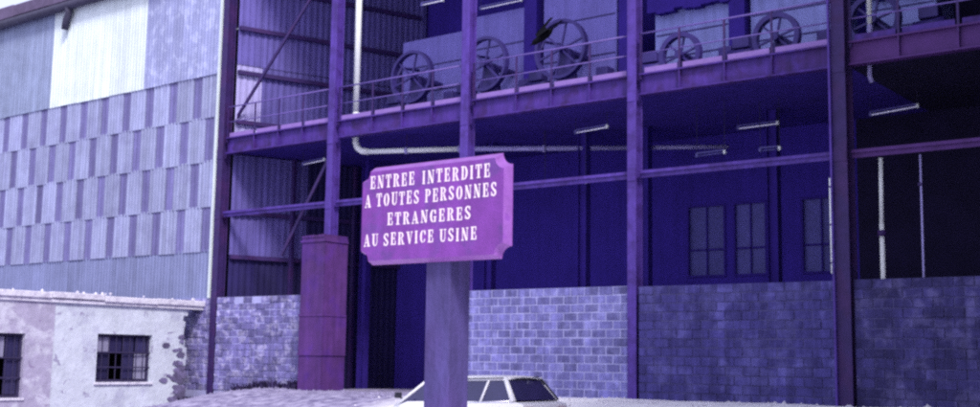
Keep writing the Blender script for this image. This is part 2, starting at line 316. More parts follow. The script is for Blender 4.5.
while s < 18.6:                                         # tall sheets above
    e = min(s + 0.98, 18.9)
    if s < 3.93 < e: e = 3.93
    elif s < 9.56 < e: e = 9.56
    key = 'sheet_spot' if e <= 3.94 else ('sheet_white' if e <= 9.57 else 'sheet_grey')
    nm = {'sheet_spot': 'spotted_sheet', 'sheet_white': 'white_sheet', 'sheet_grey': 'grey_sheet'}[key]
    sheet_at(cache, e - s - 0.008, 3.65, M[key], key, e - 0.004, 10.55, nm, -0.085 + random.uniform(-0.004, 0.004), random.uniform(-0.015, 0.015))
    s = e
s = 0.02
while s < 18.6:                                         # skirting sheets at the foot
    sheet_at(cache, 0.98 - 0.008, 1.9, M['skirt'], 'sk', s + 0.976, 3.05, 'skirt_sheet', 0.02 + random.uniform(-0.004, 0.004), random.uniform(-0.015, 0.015)); s += 0.98
b = MB(); b.box(SX - 0.05, SX + 0.03, 23.86, 24.25, 3.4, 14.15); b.build('corner_flashing', M['sheet_white'], shed)
x = SX - 19.2; k = 0                                     # roof edge in fascia boards with joints
while x < SX - 0.1:
    e = min(x + 2.4, SX + 0.2)
    b = MB(); b.box(x + 0.012, e - 0.012, 23.62, 24.3, 14.38 + 0.01 * (k % 2), 14.83 + 0.015 * (k % 3)); b.build('fascia_board', M['eave'], shed, bevel=0.02); x = e; k += 1
b = MB(); b.tube([(SX - 19.2, 23.68, 14.2), (SX + 0.2, 23.68, 14.2)], 0.16, 10); b.build('gutter', M['gutter'], shed, True)
b = MB(); b.tube([(SX - 8.35, 23.68, 14.15), (SX - 8.35, 23.70, 13.9), (SX - 8.55, 23.74, 13.7), (SX - 8.62, 23.75, 13.35)], 0.13, 10); b.build('gutter_outlet', M['gutter'], shed, True)
b = MB(); b.add([(SX - 19.2, 23.7, 14.86), (SX + 0.2, 23.7, 14.86), (SX + 0.2, 36, 17.2), (SX - 19.2, 36, 17.2), (SX - 19.2, 23.7, 14.76), (SX + 0.2, 23.7, 14.76), (SX + 0.2, 36, 17.1), (SX - 19.2, 36, 17.1)],
               [(0, 1, 2, 3), (7, 6, 5, 4), (0, 4, 5, 1), (1, 5, 6, 2), (2, 6, 7, 3), (3, 7, 4, 0)]); b.build('roof', M['eave'], shed)
b = MB(); b.box(SX - 19.2, SX - 19.05, 24.3, 36, 0, 15.0); b.box(SX - 19.2, SX + 0.1, 35.8, 36, 0, 17.0); b.build('rear_wall', M['gutter'], shed)

# ------------------------------------------------------------------ low plaster annex in front of the shed (its side wall faces the yard)
AX = -29.62
annex = thing('plaster_annex', (AX - 2.4, 18.0, 0), 'low white plastered outbuilding with flaking limewash and barred windows', 'outbuilding')
def wall_cells(y0, y1, z0, z1, holes, x0, x1):
    ys = sorted({y0, y1, *[h_[0] for h_ in holes if y0 < h_[0] < y1], *[h_[1] for h_ in holes if y0 < h_[1] < y1]})
    zs = sorted({z0, z1, *[h_[2] for h_ in holes], *[h_[3] for h_ in holes]})
    bm = MB()
    for i in range(len(ys) - 1):
        for j in range(len(zs) - 1):
            cy, cz = (ys[i] + ys[i + 1]) / 2, (zs[j] + zs[j + 1]) / 2
            if any(h_[0] < cy < h_[1] and h_[2] < cz < h_[3] for h_ in holes): continue
            bm.box(x0, x1, ys[i], ys[i + 1], zs[j], zs[j + 1])
    return bm
HOLES = [(20.22, 22.10, 0.82, 2.20), (16.55, 17.95, 0.42, 2.14)]
wall_cells(18.80, 23.2, -0.4, 3.05, [HOLES[0]], AX - 0.38, AX).build('plaster_wall', M['plaster'], annex)
wall_cells(11.5, 18.80, -0.4, 3.05, [HOLES[1]], AX - 0.38, AX + 0.02).build('old_plaster_wall', M['plaster_old'], annex)
# ragged end of the wall where the plaster has fallen off
b = MB()
zz = -0.3
while zz < 3.0:
    hh = random.uniform(0.12, 0.24); e = 23.2 + random.uniform(0.0, 0.22); b.box(AX - 0.36, AX - random.uniform(0.004, 0.03), 23.2, e, zz, min(zz + hh, 3.03)); zz += hh
b.build('broken_edge', M['plaster'], annex)
stone_me = []
for k in range(4):
    b = MB(); vs = []
    for i in range(2):
        for a in range(6):
            t = a * math.pi / 3; q = random.uniform(0.75, 1.1)
            vs.append((0.03 * i * random.uniform(0.7, 1.2), math.cos(t) * 0.15 * q, math.sin(t) * 0.075 * q))
    b.add(vs, [(0, 1, 2, 3, 4, 5), (11, 10, 9, 8, 7, 6)] + [(i, (i + 1) % 6, 6 + (i + 1) % 6, 6 + i) for i in range(6)]); stone_me.append(b.mesh('stone', M['stone']))
for k in range(46):
    y = 23.30 - abs(random.gauss(0, 0.35)); z = random.choice([random.uniform(0.3, 2.2), random.uniform(0.2, 1.2)])
    o = link('stone', stone_me[k % 4], annex); o.location = (AX - 0.004, y, z); o.rotation_euler = (random.uniform(-0.2, 0.2), 0, 0); sc_ = random.uniform(0.6, 1.2); o.scale = (1, sc_, sc_)
y = 11.2; k = 0
while y < 23.9:                                          # cornice slabs
    e = min(y + random.uniform(1.5, 2.1), 23.95)
    b = MB(); dz = 0.02 * math.sin(k * 2.1); b.box(AX - 0.5, AX + 0.14, y + 0.008, e - 0.008, 3.13 + dz, 3.30 + dz); b.build('cornice_slab', M['cornice'], annex, bevel=0.02)
    b = MB(); b.box(AX - 0.5, AX + 0.08, y, e, 3.03, 3.128 + min(dz, 0.0)); b.build('cornice_moulding', M['cornice'], annex)
    y = e; k += 1
for k in range(22):
    rr = random.uniform(0.02, 0.055); y = random.uniform(12, 23.8)
    bm = bmesh.new(); bmesh.ops.create_icosphere(bm, subdivisions=1, radius=rr)
    for v in bm.verts: v.co *= random.uniform(0.75, 1.2)
    me = bpy.data.meshes.new('rubble'); bm.to_mesh(me); bm.free(); me.materials.append(M['cornice'])
    o = link('rubble', me, annex); o.location = (AX + random.uniform(-0.2, 0.08), y, 3.31 + rr * 0.6)
b = MB(); b.box(AX - 5, AX - 0.39, 11.2, 23.0, 3.0, 3.12); b.build('flat_roof', M['eave'], annex)
b = MB(); b.box(AX - 5, AX - 4.8, 11.5, 23.2, -0.4, 3.0); b.box(AX - 5, AX - 0.38, 23.0, 23.2, -0.4, 3.0); b.box(AX - 5, AX - 0.38, 11.5, 11.7, -0.4, 3.0); b.build('rear_wall', M['room'], annex)
for (y0, y1, z0, z1) in HOLES:
    w = MB(); t = 0.07
    w.box(AX - 0.2, AX - 0.12, y0, y0 + t, z0, z1); w.box(AX - 0.2, AX - 0.12, y1 - t, y1, z0, z1)
    w.box(AX - 0.2, AX - 0.12, y0 + t, y1 - t, z0, z0 + t); w.box(AX - 0.2, AX - 0.12, y0 + t, y1 - t, z1 - t, z1)
    win = w.build('window', M['iron'], annex)
    n = 4 if y1 - y0 > 1.6 else 3
    for i in range(n):
        for j in range(2):
            a0 = y0 + t + (y1 - y0 - 2 * t) * i / n; a1 = y0 + t + (y1 - y0 - 2 * t) * (i + 1) / n
            c0 = z0 + t + (z1 - z0 - 2 * t) * (0 if j == 0 else 0.62); c1 = z0 + t + (z1 - z0 - 2 * t) * (0.62 if j == 0 else 1)
            p = MB(); tilt = random.uniform(-0.012, 0.012)
            p.add([(AX - 0.17 + tilt, a0 + 0.02, c0 + 0.02), (AX - 0.17 - tilt, a1 - 0.02, c0 + 0.02), (AX - 0.17 - tilt, a1 - 0.02, c1 - 0.02), (AX - 0.17 + tilt, a0 + 0.02, c1 - 0.02)], [(0, 1, 2, 3)])
            if (i, j) != (1, 0): p.build('pane', M['curtain'] if (i + j * 3 + n) % 5 == 2 else M['glass_dark'], win)
    for i in range(1, n * 2):
        p = MB(); yy = y0 + (y1 - y0) * i / (n * 2); p.tube([(AX - 0.10, yy, z0), (AX - 0.10, yy, z1)], 0.014, 6); p.build('bar', M['iron'], win)
    p = MB(); p.bar((AX - 0.085, y0, z0 + (z1 - z0) * 0.31), (AX - 0.085, y1, z0 + (z1 - z0) * 0.31), 0.03, 0.035); p.build('cross_bar', M['iron'], win)
    p = MB(); p.bar((AX - 0.08, y0, z0 + (z1 - z0) * 0.62), (AX - 0.08, y1, z0 + (z1 - z0) * 0.62), 0.03, 0.04); p.build('cross_bar', M['iron'], win)
    p = MB(); p.box(AX - 0.37, AX + 0.06, y0 - 0.06, y1 + 0.06, z0 - 0.07, z0 - 0.002); p.build('sill', M['cornice'], win, bevel=0.01)

# ------------------------------------------------------------------ steel columns of the hall
def column(x, y, w, d, ztop, m, label, group='steel columns along the hall front', zb=0.3, ww=0.03):
    t = thing('steel_column', (x, y, zb), label, 'column', group)
    b = MB(); b.box(x - w / 2, x + w / 2, y - d / 2, y - d / 2 + 0.03, zb, ztop); b.build('front_flange', m, t, bevel=0.006, seg=1)
    b = MB(); b.box(x - w / 2, x + w / 2, y + d / 2 - 0.03, y + d / 2, zb, ztop); b.build('rear_flange', m, t, bevel=0.006, seg=1)
    b = MB(); b.box(x - ww / 2, x + ww / 2, y - d / 2 + 0.03, y + d / 2 - 0.03, zb, ztop); b.build('web', m, t)
    for z in (5.85, 7.75):
        b = MB(); b.box(x - w / 2 + 0.01, x + w / 2 - 0.01, y - d / 2 - 0.014, y - d / 2 - 0.001, z, z + 0.35); b.build('splice_plate', m, t)
    return t
column(-29.08, 24.05, 0.26, 0.34, 14.3, M['steel_dark'], 'dark steel corner column where the clad shed meets the open hall')
column(-24.16, 24.0, 0.24, 0.32, 15.2, M['steel'], 'violet steel column rising out of the rusty sheet-metal casing')
column(-19.20, 24.0, 0.26, 0.32, 15.2, M['steel'], 'violet steel column standing behind the notice board')
column(-14.10, 24.0, 0.24, 0.32, 15.2, M['steel'], 'violet steel column between the bright and the damp-stained block walls')
column(-9.02, 24.0, 0.30, 0.44, 15.2, M['steel_dark'], 'thicker dark purple steel column between damp-stained and sooty block walls')  # dark steel paints in the shade lying on this column

b = MB(); b.box(-9.215, -9.173, 23.70, 23.775, 0.4, 15.2)  # paler strip added to paint in the column's lit edge
b.build('edge_angle', M['steel'], [o for o in COL.objects if o.name.startswith('steel_column') and abs(o.location.x + 9.02) < 0.01][0])

# rusty casing round the foot of one column
cs = thing('rusty_casing', (-24.3, 24.0, 0.4), 'tall rust-red sheet-metal casing round a column foot by the dark entrance', 'casing')
BX0, BX1, BY0, BY1 = -24.80, -23.88, 23.50, 24.42
for (z0, z1, g_) in ((0.45, 1.70, 0.0), (1.715, 2.80, 0.012), (2.815, 5.0, 0.0)):
    b = MB(); b.box(BX0 - g_, BX1 + g_, BY0 - g_, BY0 + 0.02, z0, z1); b.build('front_sheet', M['rust'], cs)
    b = MB(); b.box(BX1 - 0.02, BX1 + g_, BY0 + 0.021, BY1 + g_, z0, z1); b.build('side_sheet', M['rust'], cs)
    b = MB(); b.box(BX0 - g_, BX0 + 0.02, BY0 + 0.021, BY1 + g_, z0, z1); b.build('side_sheet', M['rust'], cs)
b = MB()
for i in range(7):
    xx = BX0 + (BX1 - BX0) * i / 7; b.box(xx, xx + 0.11, BY0 - 0.02, BY1, 5.0, 5.03 + 0.05 * random.random())
b.build('ragged_top', M['rust'], cs)
for z in (1.70, 2.80, 4.9):
    b = MB(); b.box(BX0 - 0.03, BX1 + 0.03, BY0 - 0.03, BY0 - 0.013, z - 0.03, z + 0.03); b.box(BX1 + 0.013, BX1 + 0.03, BY0 - 0.012, BY1, z - 0.03, z + 0.03); b.build('strap', M['rust'], cs)

# ------------------------------------------------------------------ block walls in the bays
def block_mesh(w, m, k):
    r = random.Random(k); j = lambda a: r.uniform(-a, a); h = 0.186; c = 0.012; d = 0.10
    f = [(c + j(.006), 0, c + j(.005)), (w - c + j(.006), 0, c + j(.005)), (w - c + j(.006), 0, h - c + j(.005)), (c + j(.006), 0, h - c + j(.005))]
    e = [(0, c, 0), (w, c, 0), (w, c, h), (0, c, h)]; bk = [(0, d, 0), (w, d, 0), (w, d, h), (0, d, h)]
    b = MB(); b.add(f + e + bk, [(0, 1, 2, 3)] + [(i, 4 + i, 4 + (i + 1) % 4, (i + 1) % 4) for i in range(4)] + [(4 + i, 8 + i, 8 + (i + 1) % 4, 4 + (i + 1) % 4) for i in range(4)])
    return b.mesh('block', m)
def block_wall(xa, xb, ztop, bm_, mm, label, rough=0.006, z0=0.5, miss=0.0, gap=0.014, proud=0.018):
    t = thing('block_wall', ((xa + xb) / 2, 24.0, z0), label, 'wall', 'block walls between the columns')
    b = MB(); b.box(xa, xb, 23.93, 24.10, 0.2, ztop - 0.012); b.build('mortar', mm, t)
    cch = {}; z = ztop - 0.205; row = 0
    while z > z0 - 0.1:
        x = xa + 0.004; first = True
        while x < xb - 0.05:
            w = 0.40 if not (first and row % 2) else 0.20
            w = min(w, xb - 0.004 - x)
            if w < 0.06: break
            key = (round(w, 2), random.randrange(3))
            if key not in cch: cch[key] = block_mesh(round(w, 2) - gap, bm_, int(key[0] * 100) * 7 + key[1])
            if not (row == 0 and random.random() < miss):
                o = link('block', cch[key], t); o.location = (x, 23.93 - proud + random.uniform(-rough, rough), z + 0.004); o.rotation_euler = (0, random.uniform(-0.006, 0.006), 0)
            x += w; first = False
        z -= 0.202; row += 1
    return t
block_wall(-31.2, -29.24, 3.40, M['block_white'], M['mortar'], 'stub of block wall between the outbuilding and the corner column', 0.015)
block_wall(-28.93, -24.83, 3.42, M['block_white'], M['mortar'], 'patchy whitewashed block wall beside the rusty casing', 0.016, miss=0.12)
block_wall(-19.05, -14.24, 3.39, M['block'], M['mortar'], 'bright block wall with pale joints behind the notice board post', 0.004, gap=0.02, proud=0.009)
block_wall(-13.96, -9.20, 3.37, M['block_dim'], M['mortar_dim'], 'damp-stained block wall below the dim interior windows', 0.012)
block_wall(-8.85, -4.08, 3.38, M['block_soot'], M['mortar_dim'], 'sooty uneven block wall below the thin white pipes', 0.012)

# ------------------------------------------------------------------ hall shell
hall = thing('factory_hall', (-17, 29, 0.5), 'deep dark interior of the open-fronted factory hall behind the columns', 'factory hall')
b = MB(); b.box(-29.2, -9.02, 24.32, 30.9, 8.0, 8.40); b.build('upper_floor', M['indigo_dark'], hall)
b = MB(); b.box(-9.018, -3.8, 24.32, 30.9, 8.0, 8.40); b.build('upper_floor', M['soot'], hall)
b = MB(); b.box(-29.2, -3.5, 23.7, 31.2, 15.2, 15.45); b.build('roof', M['indigo_dark'], hall)
b = MB(); b.box(-29.2, -10.4, 30.9, 31.1, 8.4, 15.2); b.build('upper_rear_wall', M['indigo'], hall)
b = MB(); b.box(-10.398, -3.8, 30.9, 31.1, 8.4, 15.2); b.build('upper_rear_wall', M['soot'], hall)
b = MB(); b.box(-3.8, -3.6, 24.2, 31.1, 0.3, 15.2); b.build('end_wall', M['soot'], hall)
IW = [(-15.85, -14.65), (-14.42, -13.42), (-12.45, -11.35)]
xs = [-29.2] + [v for p in IW for v in p] + [-10.9]
b = MB()
for i in range(0, len(xs), 2): b.box(xs[i], xs[i + 1], 29.9, 30.1, 0.3, 8.0)
for (a0, a1) in IW: b.box(a0, a1, 29.9, 30.1, 0.3, 4.0); b.box(a0, a1, 29.9, 30.1, 6.05, 8.0)
b.build('lower_rear_wall', M['indigo'], hall)
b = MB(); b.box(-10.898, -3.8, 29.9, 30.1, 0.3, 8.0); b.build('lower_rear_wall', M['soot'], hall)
for wi, (a0, a1) in enumerate(IW):
    w = MB(); w.box(a0, a0 + 0.06, 29.86, 29.94, 4.0, 6.05); w.box(a1 - 0.06, a1, 29.86, 29.94, 4.0, 6.05); w.box(a0 + 0.06, a1 - 0.06, 29.86, 29.94, 4.0, 4.06); w.box(a0 + 0.06, a1 - 0.06, 29.86, 29.94, 5.99, 6.05)
    win = w.build('interior_window', M['indigo_dark'], hall); n = 2 if a1 - a0 > 0.8 else 1
    for i in range(n):
        for (c0, c1) in ((4.06, 4.75), (4.80, 5.99)):
            q0 = a0 + 0.06 + (a1 - a0 - 0.12) * i / n; q1 = a0 + 0.06 + (a1 - a0 - 0.12) * (i + 1) / n
            p = MB(); p.box(q0 - 0.03, q1 + 0.03, 29.96 + 0.003 * i, 30.0 + 0.003 * i, c0 - 0.03, c1 + 0.03 + 0.001 * i); p.build('pane', M['lit_glass'], win)
    b = MB(); b.box(a0, a1, 29.91, 29.99, 4.75, 4.80)
    if n == 2: b.box((a0 + a1) / 2 - 0.02, (a0 + a1) / 2 + 0.02, 29.91, 29.99, 4.06, 5.99)
    b.build('glazing_bar', M['indigo_dark'], win)
# clad partition at the shed end of the hall, running back at an angle
PD = Vector((math.cos(R(70)), math.sin(R(70)), 0)); P0 = Vector((-28.92, 24.30, 0))
part = thing('clad_partition', (P0.x, P0.y, 0.5), 'violet corrugated partition with dark girts closing the hall beside the shed', 'partition')
L_ = 6.6; k = 0; s = 0.0
while s < L_ - 0.1:
    w = 0.86
    for (z0, z1) in ((0.4, 4.75), (4.77, 7.95), (8.45, 10.9), (10.85, 15.1)):
        pale = (k == 0 and z0 == 8.45) or (k in (1, 2) and z0 == 4.77)
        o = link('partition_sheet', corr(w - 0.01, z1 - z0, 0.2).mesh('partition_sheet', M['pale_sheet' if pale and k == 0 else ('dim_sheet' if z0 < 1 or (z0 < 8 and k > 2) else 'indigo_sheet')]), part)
        o.location = P0 + PD * s + Vector((0, 0, z0)); o.rotation_euler = (0, 0, R(70))
    s += w; k += 1
nn = Vector((PD.y, -PD.x, 0))
for z in (4.7, 6.1, 9.0, 10.61, 12.06, 13.5):
    b = MB(); b.bar(P0 + nn * 0.09 + Vector((0, 0, z)), P0 + PD * L_ + nn * 0.09 + Vector((0, 0, z)), 0.10, 0.13); b.build('girt', M['steel_dark'], part)
for s in (2.0, 4.2):
    b = MB(); b.bar(P0 + nn * 0.2 + PD * s + Vector((0, 0, 0.4)), P0 + nn * 0.2 + PD * s + Vector((0, 0, 7.95)), 0.12, 0.12); b.build('stanchion', M['steel_dark'], part)
b = MB(); b.bar((-25.75, 24.36, 12.47), (-29.0, 24.36, 9.05), 0.05, 0.10)
tag(b.build('diagonal_brace', M['steel_dark']), 'thin dark diagonal brace above the walkway beside the shed', 'brace', 'diagonal braces')
b = MB(); b.bar((-24.4, 24.36, 7.9), (-26.6, 24.36, 4.65), 0.05, 0.10)
tag(b.build('diagonal_brace', M['steel_dark']), 'thin dark diagonal brace below the walkway above the whitewashed wall', 'brace', 'diagonal braces')
b = MB(); b.bar((-26.3, 24.36, 15.0), (-25.78, 24.36, 12.5), 0.05, 0.1)

# ------------------------------------------------------------------ walkway: girders, railings, lower beams, one set per bay
BAYS = [(-28.94, -24.29, 'bay beside the shed', [-27.63, -26.55, -25.50]), (-24.03, -19.34, 'bay above the dark entrance', [-22.67, -21.54, -20.45]),
        (-19.06, -14.23, 'bay above the bright block wall', [-17.62, -16.52, -15.38]), (-13.97, -9.18, 'bay above the damp-stained wall', [-12.9, -11.75, -10.6]),
        (-8.86, -4.06, 'bay above the sooty wall', [-7.8, -6.6, -5.4])]
for bi, (xa, xb, nm, posts) in enumerate(BAYS):
    gm = M['maroon'] if bi == 4 else M['girder']; sm_ = M['maroon'] if bi == 4 else M['steel']; tm = M['girder'] if bi == 4 else M['toe']  # end bay takes darker colours that paint in its shade
    t = thing('walkway_girder', ((xa + xb) / 2, 24.1, 7.9), 'mauve steel walkway girder in the ' + nm, 'girder', 'walkway girders')
    b = MB(); b.box(xa, xb, 24.06, 24.10, 7.96, 8.40); b.build('web', gm, t)
    b = MB(); b.box(xa, xb, 23.96, 24.20, 8.402, 8.44); b.build('top_flange', gm, t)
    b = MB(); b.box(xa, xb, 23.96, 24.20, 7.92, 7.958); b.build('bottom_flange', gm, t)
    for px in posts:
        b = MB(); b.box(px - 0.012, px + 0.012, 23.97, 24.058, 7.96, 8.40); b.build('stiffener', gm, t)
    t = thing('walkway_railing', ((xa + xb) / 2, 24.0, 8.44), 'thin tube railing with pale toe boards in the ' + nm, 'railing', 'walkway railings')
    b = MB(); b.tube([(xa, 24.0, 9.42), (xb, 24.0, 9.42)], 0.022, 8); b.build('hand_rail', M['rail'], t, True)
    b = MB(); b.tube([(xa, 24.0, 8.93), (xb, 24.0, 8.93)], 0.017, 8); b.build('middle_rail', M['rail'], t, True)
    e = [xa + 0.05] + posts + [xb - 0.05]
    for px in posts + [xa + 0.04, xb - 0.04]:
        b = MB(); b.box(px - 0.025, px + 0.025, 23.985, 24.015, 8.30, 9.40); b.build('railing_post', M['steel_dark'], t)
    for i in range(len(e) - 1):
        b = MB(); b.box(e[i] + 0.07, e[i + 1] - 0.07, 24.025, 24.04, 8.445 + random.uniform(0, .01), 8.575 + random.uniform(0, .01)); b.build('toe_board', tm, t)
    t = thing('cross_beam', ((xa + xb) / 2, 24.05, 6.0), 'slim horizontal steel beam below the walkway in the ' + nm, 'beam', 'slim beams below the walkway')
    b = MB(); b.box(xa, xb, 23.98, 24.12, 6.03, 6.10); b.build('flange', sm_, t)
    b = MB(); b.box(xa, xb, 24.03, 24.06, 5.93, 6.028); b.build('web', sm_, t)

# ------------------------------------------------------------------ machines with spoked flywheels on the upper floor
def machine(xh0, xh1, zt, wx, wz, r, label, zb=8.4, hood=0.0, yh=27.2):
    RT = 0.12 if hood else 0.085
    WM, HM = (M['wheel'], M['housing_light']) if hood else (M['wheel_violet'], M['housing'])
    t = thing('machine', ((xh0 + xh1) / 2, 27, 8.4), label, 'machine', 'flywheel machines on the upper floor')
    b = MB(); b.box(xh0, xh1, yh, yh + 1.4, 9.15, zt); h_ = b.build('housing', HM, t, bevel=0.03)
    for q in (0.28, 0.62):
        b = MB(); zz = 9.15 + (zt - 9.15) * q; b.box(xh0 + 0.05, xh1 - 0.05, yh - 0.02, yh - 0.002, zz, zz + 0.035); b.build('seam_strip', WM, h_)
    if hood:
        b = MB(); n = 9
        for i in range(n):
            u = xh0 - 0.1 + (xh1 - xh0 + 0.2) * i / n; b.box(u, u + (xh1 - xh0 + 0.2) / n, yh - 0.25, yh + 1.0, zt - hood * (0.35 + 0.65 * abs(math.sin(i * 0.9 + xh0))), zt + 0.9)
        b.build('hood', M['indigo_dark'], t)
    b = MB(); b.box(xh0 - 0.3, xh1 + 0.3, 25.5, yh + 1.4, 8.40, 8.72); b.build('bed', WM, t, bevel=0.02)
    b = MB(); b.bar((xh0 - 0.2, 26.3, 9.05), (xh1 + 0.2, 26.3, 9.18), 0.12, 0.10); b.build('drive_beam', WM, t)
    bm = MB(); N = 28                                     # flywheel in the plane of the front
    for i in range(N):
        a = 2 * math.pi * i / N
        for (rr, yy) in ((r, 25.78), (r, 25.96), (r - RT, 25.96), (r - RT, 25.78)): bm.v.append((wx + math.cos(a) * rr, yy, wz + math.sin(a) * rr))
    for i in range(N):
        j = (i + 1) % N
        for k in range(4): bm.f.append((i * 4 + k, i * 4 + (k + 1) % 4, j * 4 + (k + 1) % 4, j * 4 + k))
    wl_ = bm.build('flywheel', WM, t)
    for i in range(6):
        a = math.pi * i / 3 + 0.3; b = MB(); b.bar((wx + math.cos(a) * 0.06, 25.87, wz + math.sin(a) * 0.06), (wx + math.cos(a) * (r - 0.06), 25.87, wz + math.sin(a) * (r - 0.06)), 0.045, 0.05); b.build('spoke', WM, wl_)
    b = MB(); b.tube([(wx, 25.72, wz), (wx, 27.2, wz)], 0.10, 10); b.build('axle', WM, wl_)
    sg = 1 if xh1 - wx > wx - xh0 else -1                 # cylinder, rod, valve chest and pipes beside the wheel
    b = MB(); b.tube([(wx + sg * 0.75, 26.35, 9.12), (wx + sg * 1.45, 26.35, 9.16)], 0.20, 12); cy_ = b.build('cylinder', WM, t, True)
    b = MB(); b.tube([(wx + sg * 0.12, 26.1, wz - 0.15), (wx + sg * 0.75, 26.3, 9.13)], 0.035, 8); b.build('connecting_rod', WM, t)
    b = MB(); b.box(wx + sg * 1.1 - 0.22, wx + sg * 1.1 + 0.22, 26.2, 26.55, 9.34, 9.60); b.build('valve_chest', WM, t, bevel=0.02)
    if not hood: b = MB(); b.tube([(wx + sg * 1.1, 26.4, 9.6), (wx + sg * 1.1, 26.4, 10.2), (wx + sg * 1.0, 26.5, 10.5), (wx + sg * 0.9, 27.19, 10.55)], 0.045, 8); b.build('feed_pipe', WM, t, True)
    b = MB(); b.box(wx - sg * 0.95 - 0.18, wx - sg * 0.95 + 0.18, 26.4, 26.8, 8.72, 9.5); b.build('gear_case', WM, t, bevel=0.03)
    b = MB(); b.add([(wx - 0.35, 26.05, 8.7), (wx + 0.35, 26.05, 8.7), (wx + 0.14, 26.05, wz), (wx - 0.14, 26.05, wz), (wx - 0.35, 26.3, 8.7), (wx + 0.35, 26.3, 8.7), (wx + 0.14, 26.3, wz), (wx - 0.14, 26.3, wz)],
                    [(0, 1, 2, 3), (7, 6, 5, 4), (0, 4, 5, 1), (1, 5, 6, 2), (2, 6, 7, 3), (3, 7, 4, 0)]); b.build('bearing_stand', WM, t)
machine(-24.45, -21.75, 11.55, -22.85, 9.95, 0.80, 'pale machine with a spoked flywheel on the walkway level beside the white downpipe')
machine(-21.65, -19.62, 11.9, -20.1, 9.95, 0.80, 'narrow pale machine with a flywheel partly behind the notice-board column')
machine(-19.02, -16.55, 12.4, -17.50, 10.0, 0.83, 'tall pale machine with the largest flywheel, above the bright block wall')
machine(-15.35, -13.15, 11.0, -13.87, 9.30, 0.58, 'low pale machine with a half-hidden dark flywheel under a ragged hood', hood=0.16)
machine(-12.58, -10.30, 11.15, -11.30, 9.35, 0.60, 'low pale machine with a dark arched flywheel beside the thick dark column', hood=0.2)
machine(-9.60, -7.95, 10.5, -8.95, 9.38, 0.62, 'dim machine with a flywheel above the sooty wall', hood=0.3)
for i, x in enumerate((-19.35, -16.15, -12.87)):
    b = MB(); b.box(x - 0.22, x + 0.22, 27.0, 27.5, 8.4, 15.2)
    tag(b.build('inner_pillar', M['indigo_dark']), ['dark pillar between the narrow and the tall machine', 'dark pillar to the right of the tall machine', 'dark pillar between the two low hooded machines'][i], 'pillar', 'dark pillars on the upper floor')
for i, (x, y) in enumerate(((-26.2, 27.6), (-21.0, 27.4), (-17.6, 27.2), (-16.0, 27.8), (-12.2, 27.6))):
    t = MB(); t.box(x - 0.12, x + 0.12, y - 0.015, y + 0.015, 0.3, 8.0); t.box(x - 0.14, x - 0.12, y - 0.12, y + 0.12, 0.3, 8.0); t.box(x + 0.12, x + 0.14, y - 0.12, y + 0.12, 0.3, 8.0)
    tag(t.build('inner_stanchion', M['indigo_dark']), 'dark inner steel stanchion under the walkway floor ' + ['behind the whitewashed wall', 'just inside the dark entrance', 'mid-way behind the bright block wall', 'near the first interior window', 'between the interior windows'][i], 'stanchion', 'inner stanchions under the walkway floor')

# ------------------------------------------------------------------ pipes
t = thing('white_downpipe', (-23.75, 24.5, 7.4), 'bright white lagged pipe dropping past the walkway and bending into the hall', 'pipe')
b = MB(); b.tube([(-23.83, 24.5, 15.1), (-23.79, 24.5, 8.75)], 0.095, 12); b.build('upper_length', M['pipe_white'], t, True)
b = MB(); b.tube([(-23.79, 24.5, 8.74), (-23.78, 24.5, 8.0), (-23.77, 24.5, 7.85), (-23.70, 24.51, 7.68), (-23.55, 24.54, 7.58), (-23.35, 24.60, 7.55)], 0.095, 12); b.build('elbow', M['pipe_white'], t, True)
pts = [(-23.33, 24.60, 7.55), (-20.65, 25.48, 7.50), (-16.56, 27.9, 7.50), (-14.2, 29.2, 7.50)]
b = MB(); b.tube(pts[:2], 0.075, 10); b.build('near_length', M['pipe_white'], t, True)
b = MB(); b.tube([(-20.64, 25.485, 7.50), pts[2]], 0.07, 10); b.build('middle_length', M['pipe_dull'], t, True)
b = MB(); b.tube([(-16.555, 27.903, 7.50), pts[3]], 0.06, 10); b.build('far_length', M['pipe_dull'], t, True)
for p in (pts[1], pts[2], (-22.2, 24.97, 7.53), (-18.6, 26.69, 7.5)):
    b = MB(); b.tube([Vector(p) - Vector((0.04, 0.015, 0)), Vector(p) + Vector((0.04, 0.015, 0))], 0.11, 10); b.build('flange', M['pipe_dull'], t, True)
    b = MB(); b.tube([Vector(p) + Vector((0, 0, 0.05)), (p[0], p[1], 8.0)], 0.012, 6); b.build('hanger', M['steel_dark'], t)
t = thing('white_vent_pipe', (-8.58, 24.5, 7.7), 'white vertical pipe crossing the walkway beside the thick dark column', 'pipe')
b = MB(); b.tube([(-8.56, 24.5, 15.1), (-8.57, 24.5, 8.9)], 0.055, 10); b.build('upper_length', M['pipe_white'], t, True)
b = MB(); b.tube([(-8.57, 24.5, 8.89), (-8.60, 24.5, 7.75), (-8.56, 24.52, 7.62)], 0.05, 10); b.build('lower_length', M['pipe_dull'], t, True)
t = thing('white_standpipe', (-8.42, 24.45, 3.4), 'pale stout pipe rising from the top of the sooty block wall', 'pipe')
b = MB(); b.tube([(-8.42, 24.45, 0.6), (-8.42, 24.45, 4.55)], 0.052, 10); b.build('lower_length', M['pipe_white'], t, True)
b = MB(); b.tube([(-8.42, 24.45, 4.551), (-8.40, 24.45, 5.95)], 0.045, 10); b.build('upper_length', M['pipe_white'], t, True)
b = MB(); b.tube([(-8.42, 24.45, 4.3), (-8.42, 24.45, 4.42)], 0.09, 10); b.build('collar', M['steel_dark'], t, True)
t = thing('thin_conduit', (-7.6, 24.45, 3.4), 'very thin pale conduit rising behind the sooty block wall', 'conduit')
b = MB(); b.tube([(-7.6, 24.45, 0.6), (-7.58, 24.45, 5.95)], 0.024, 8); b.build('tube', M['pipe_dull'], t, True)
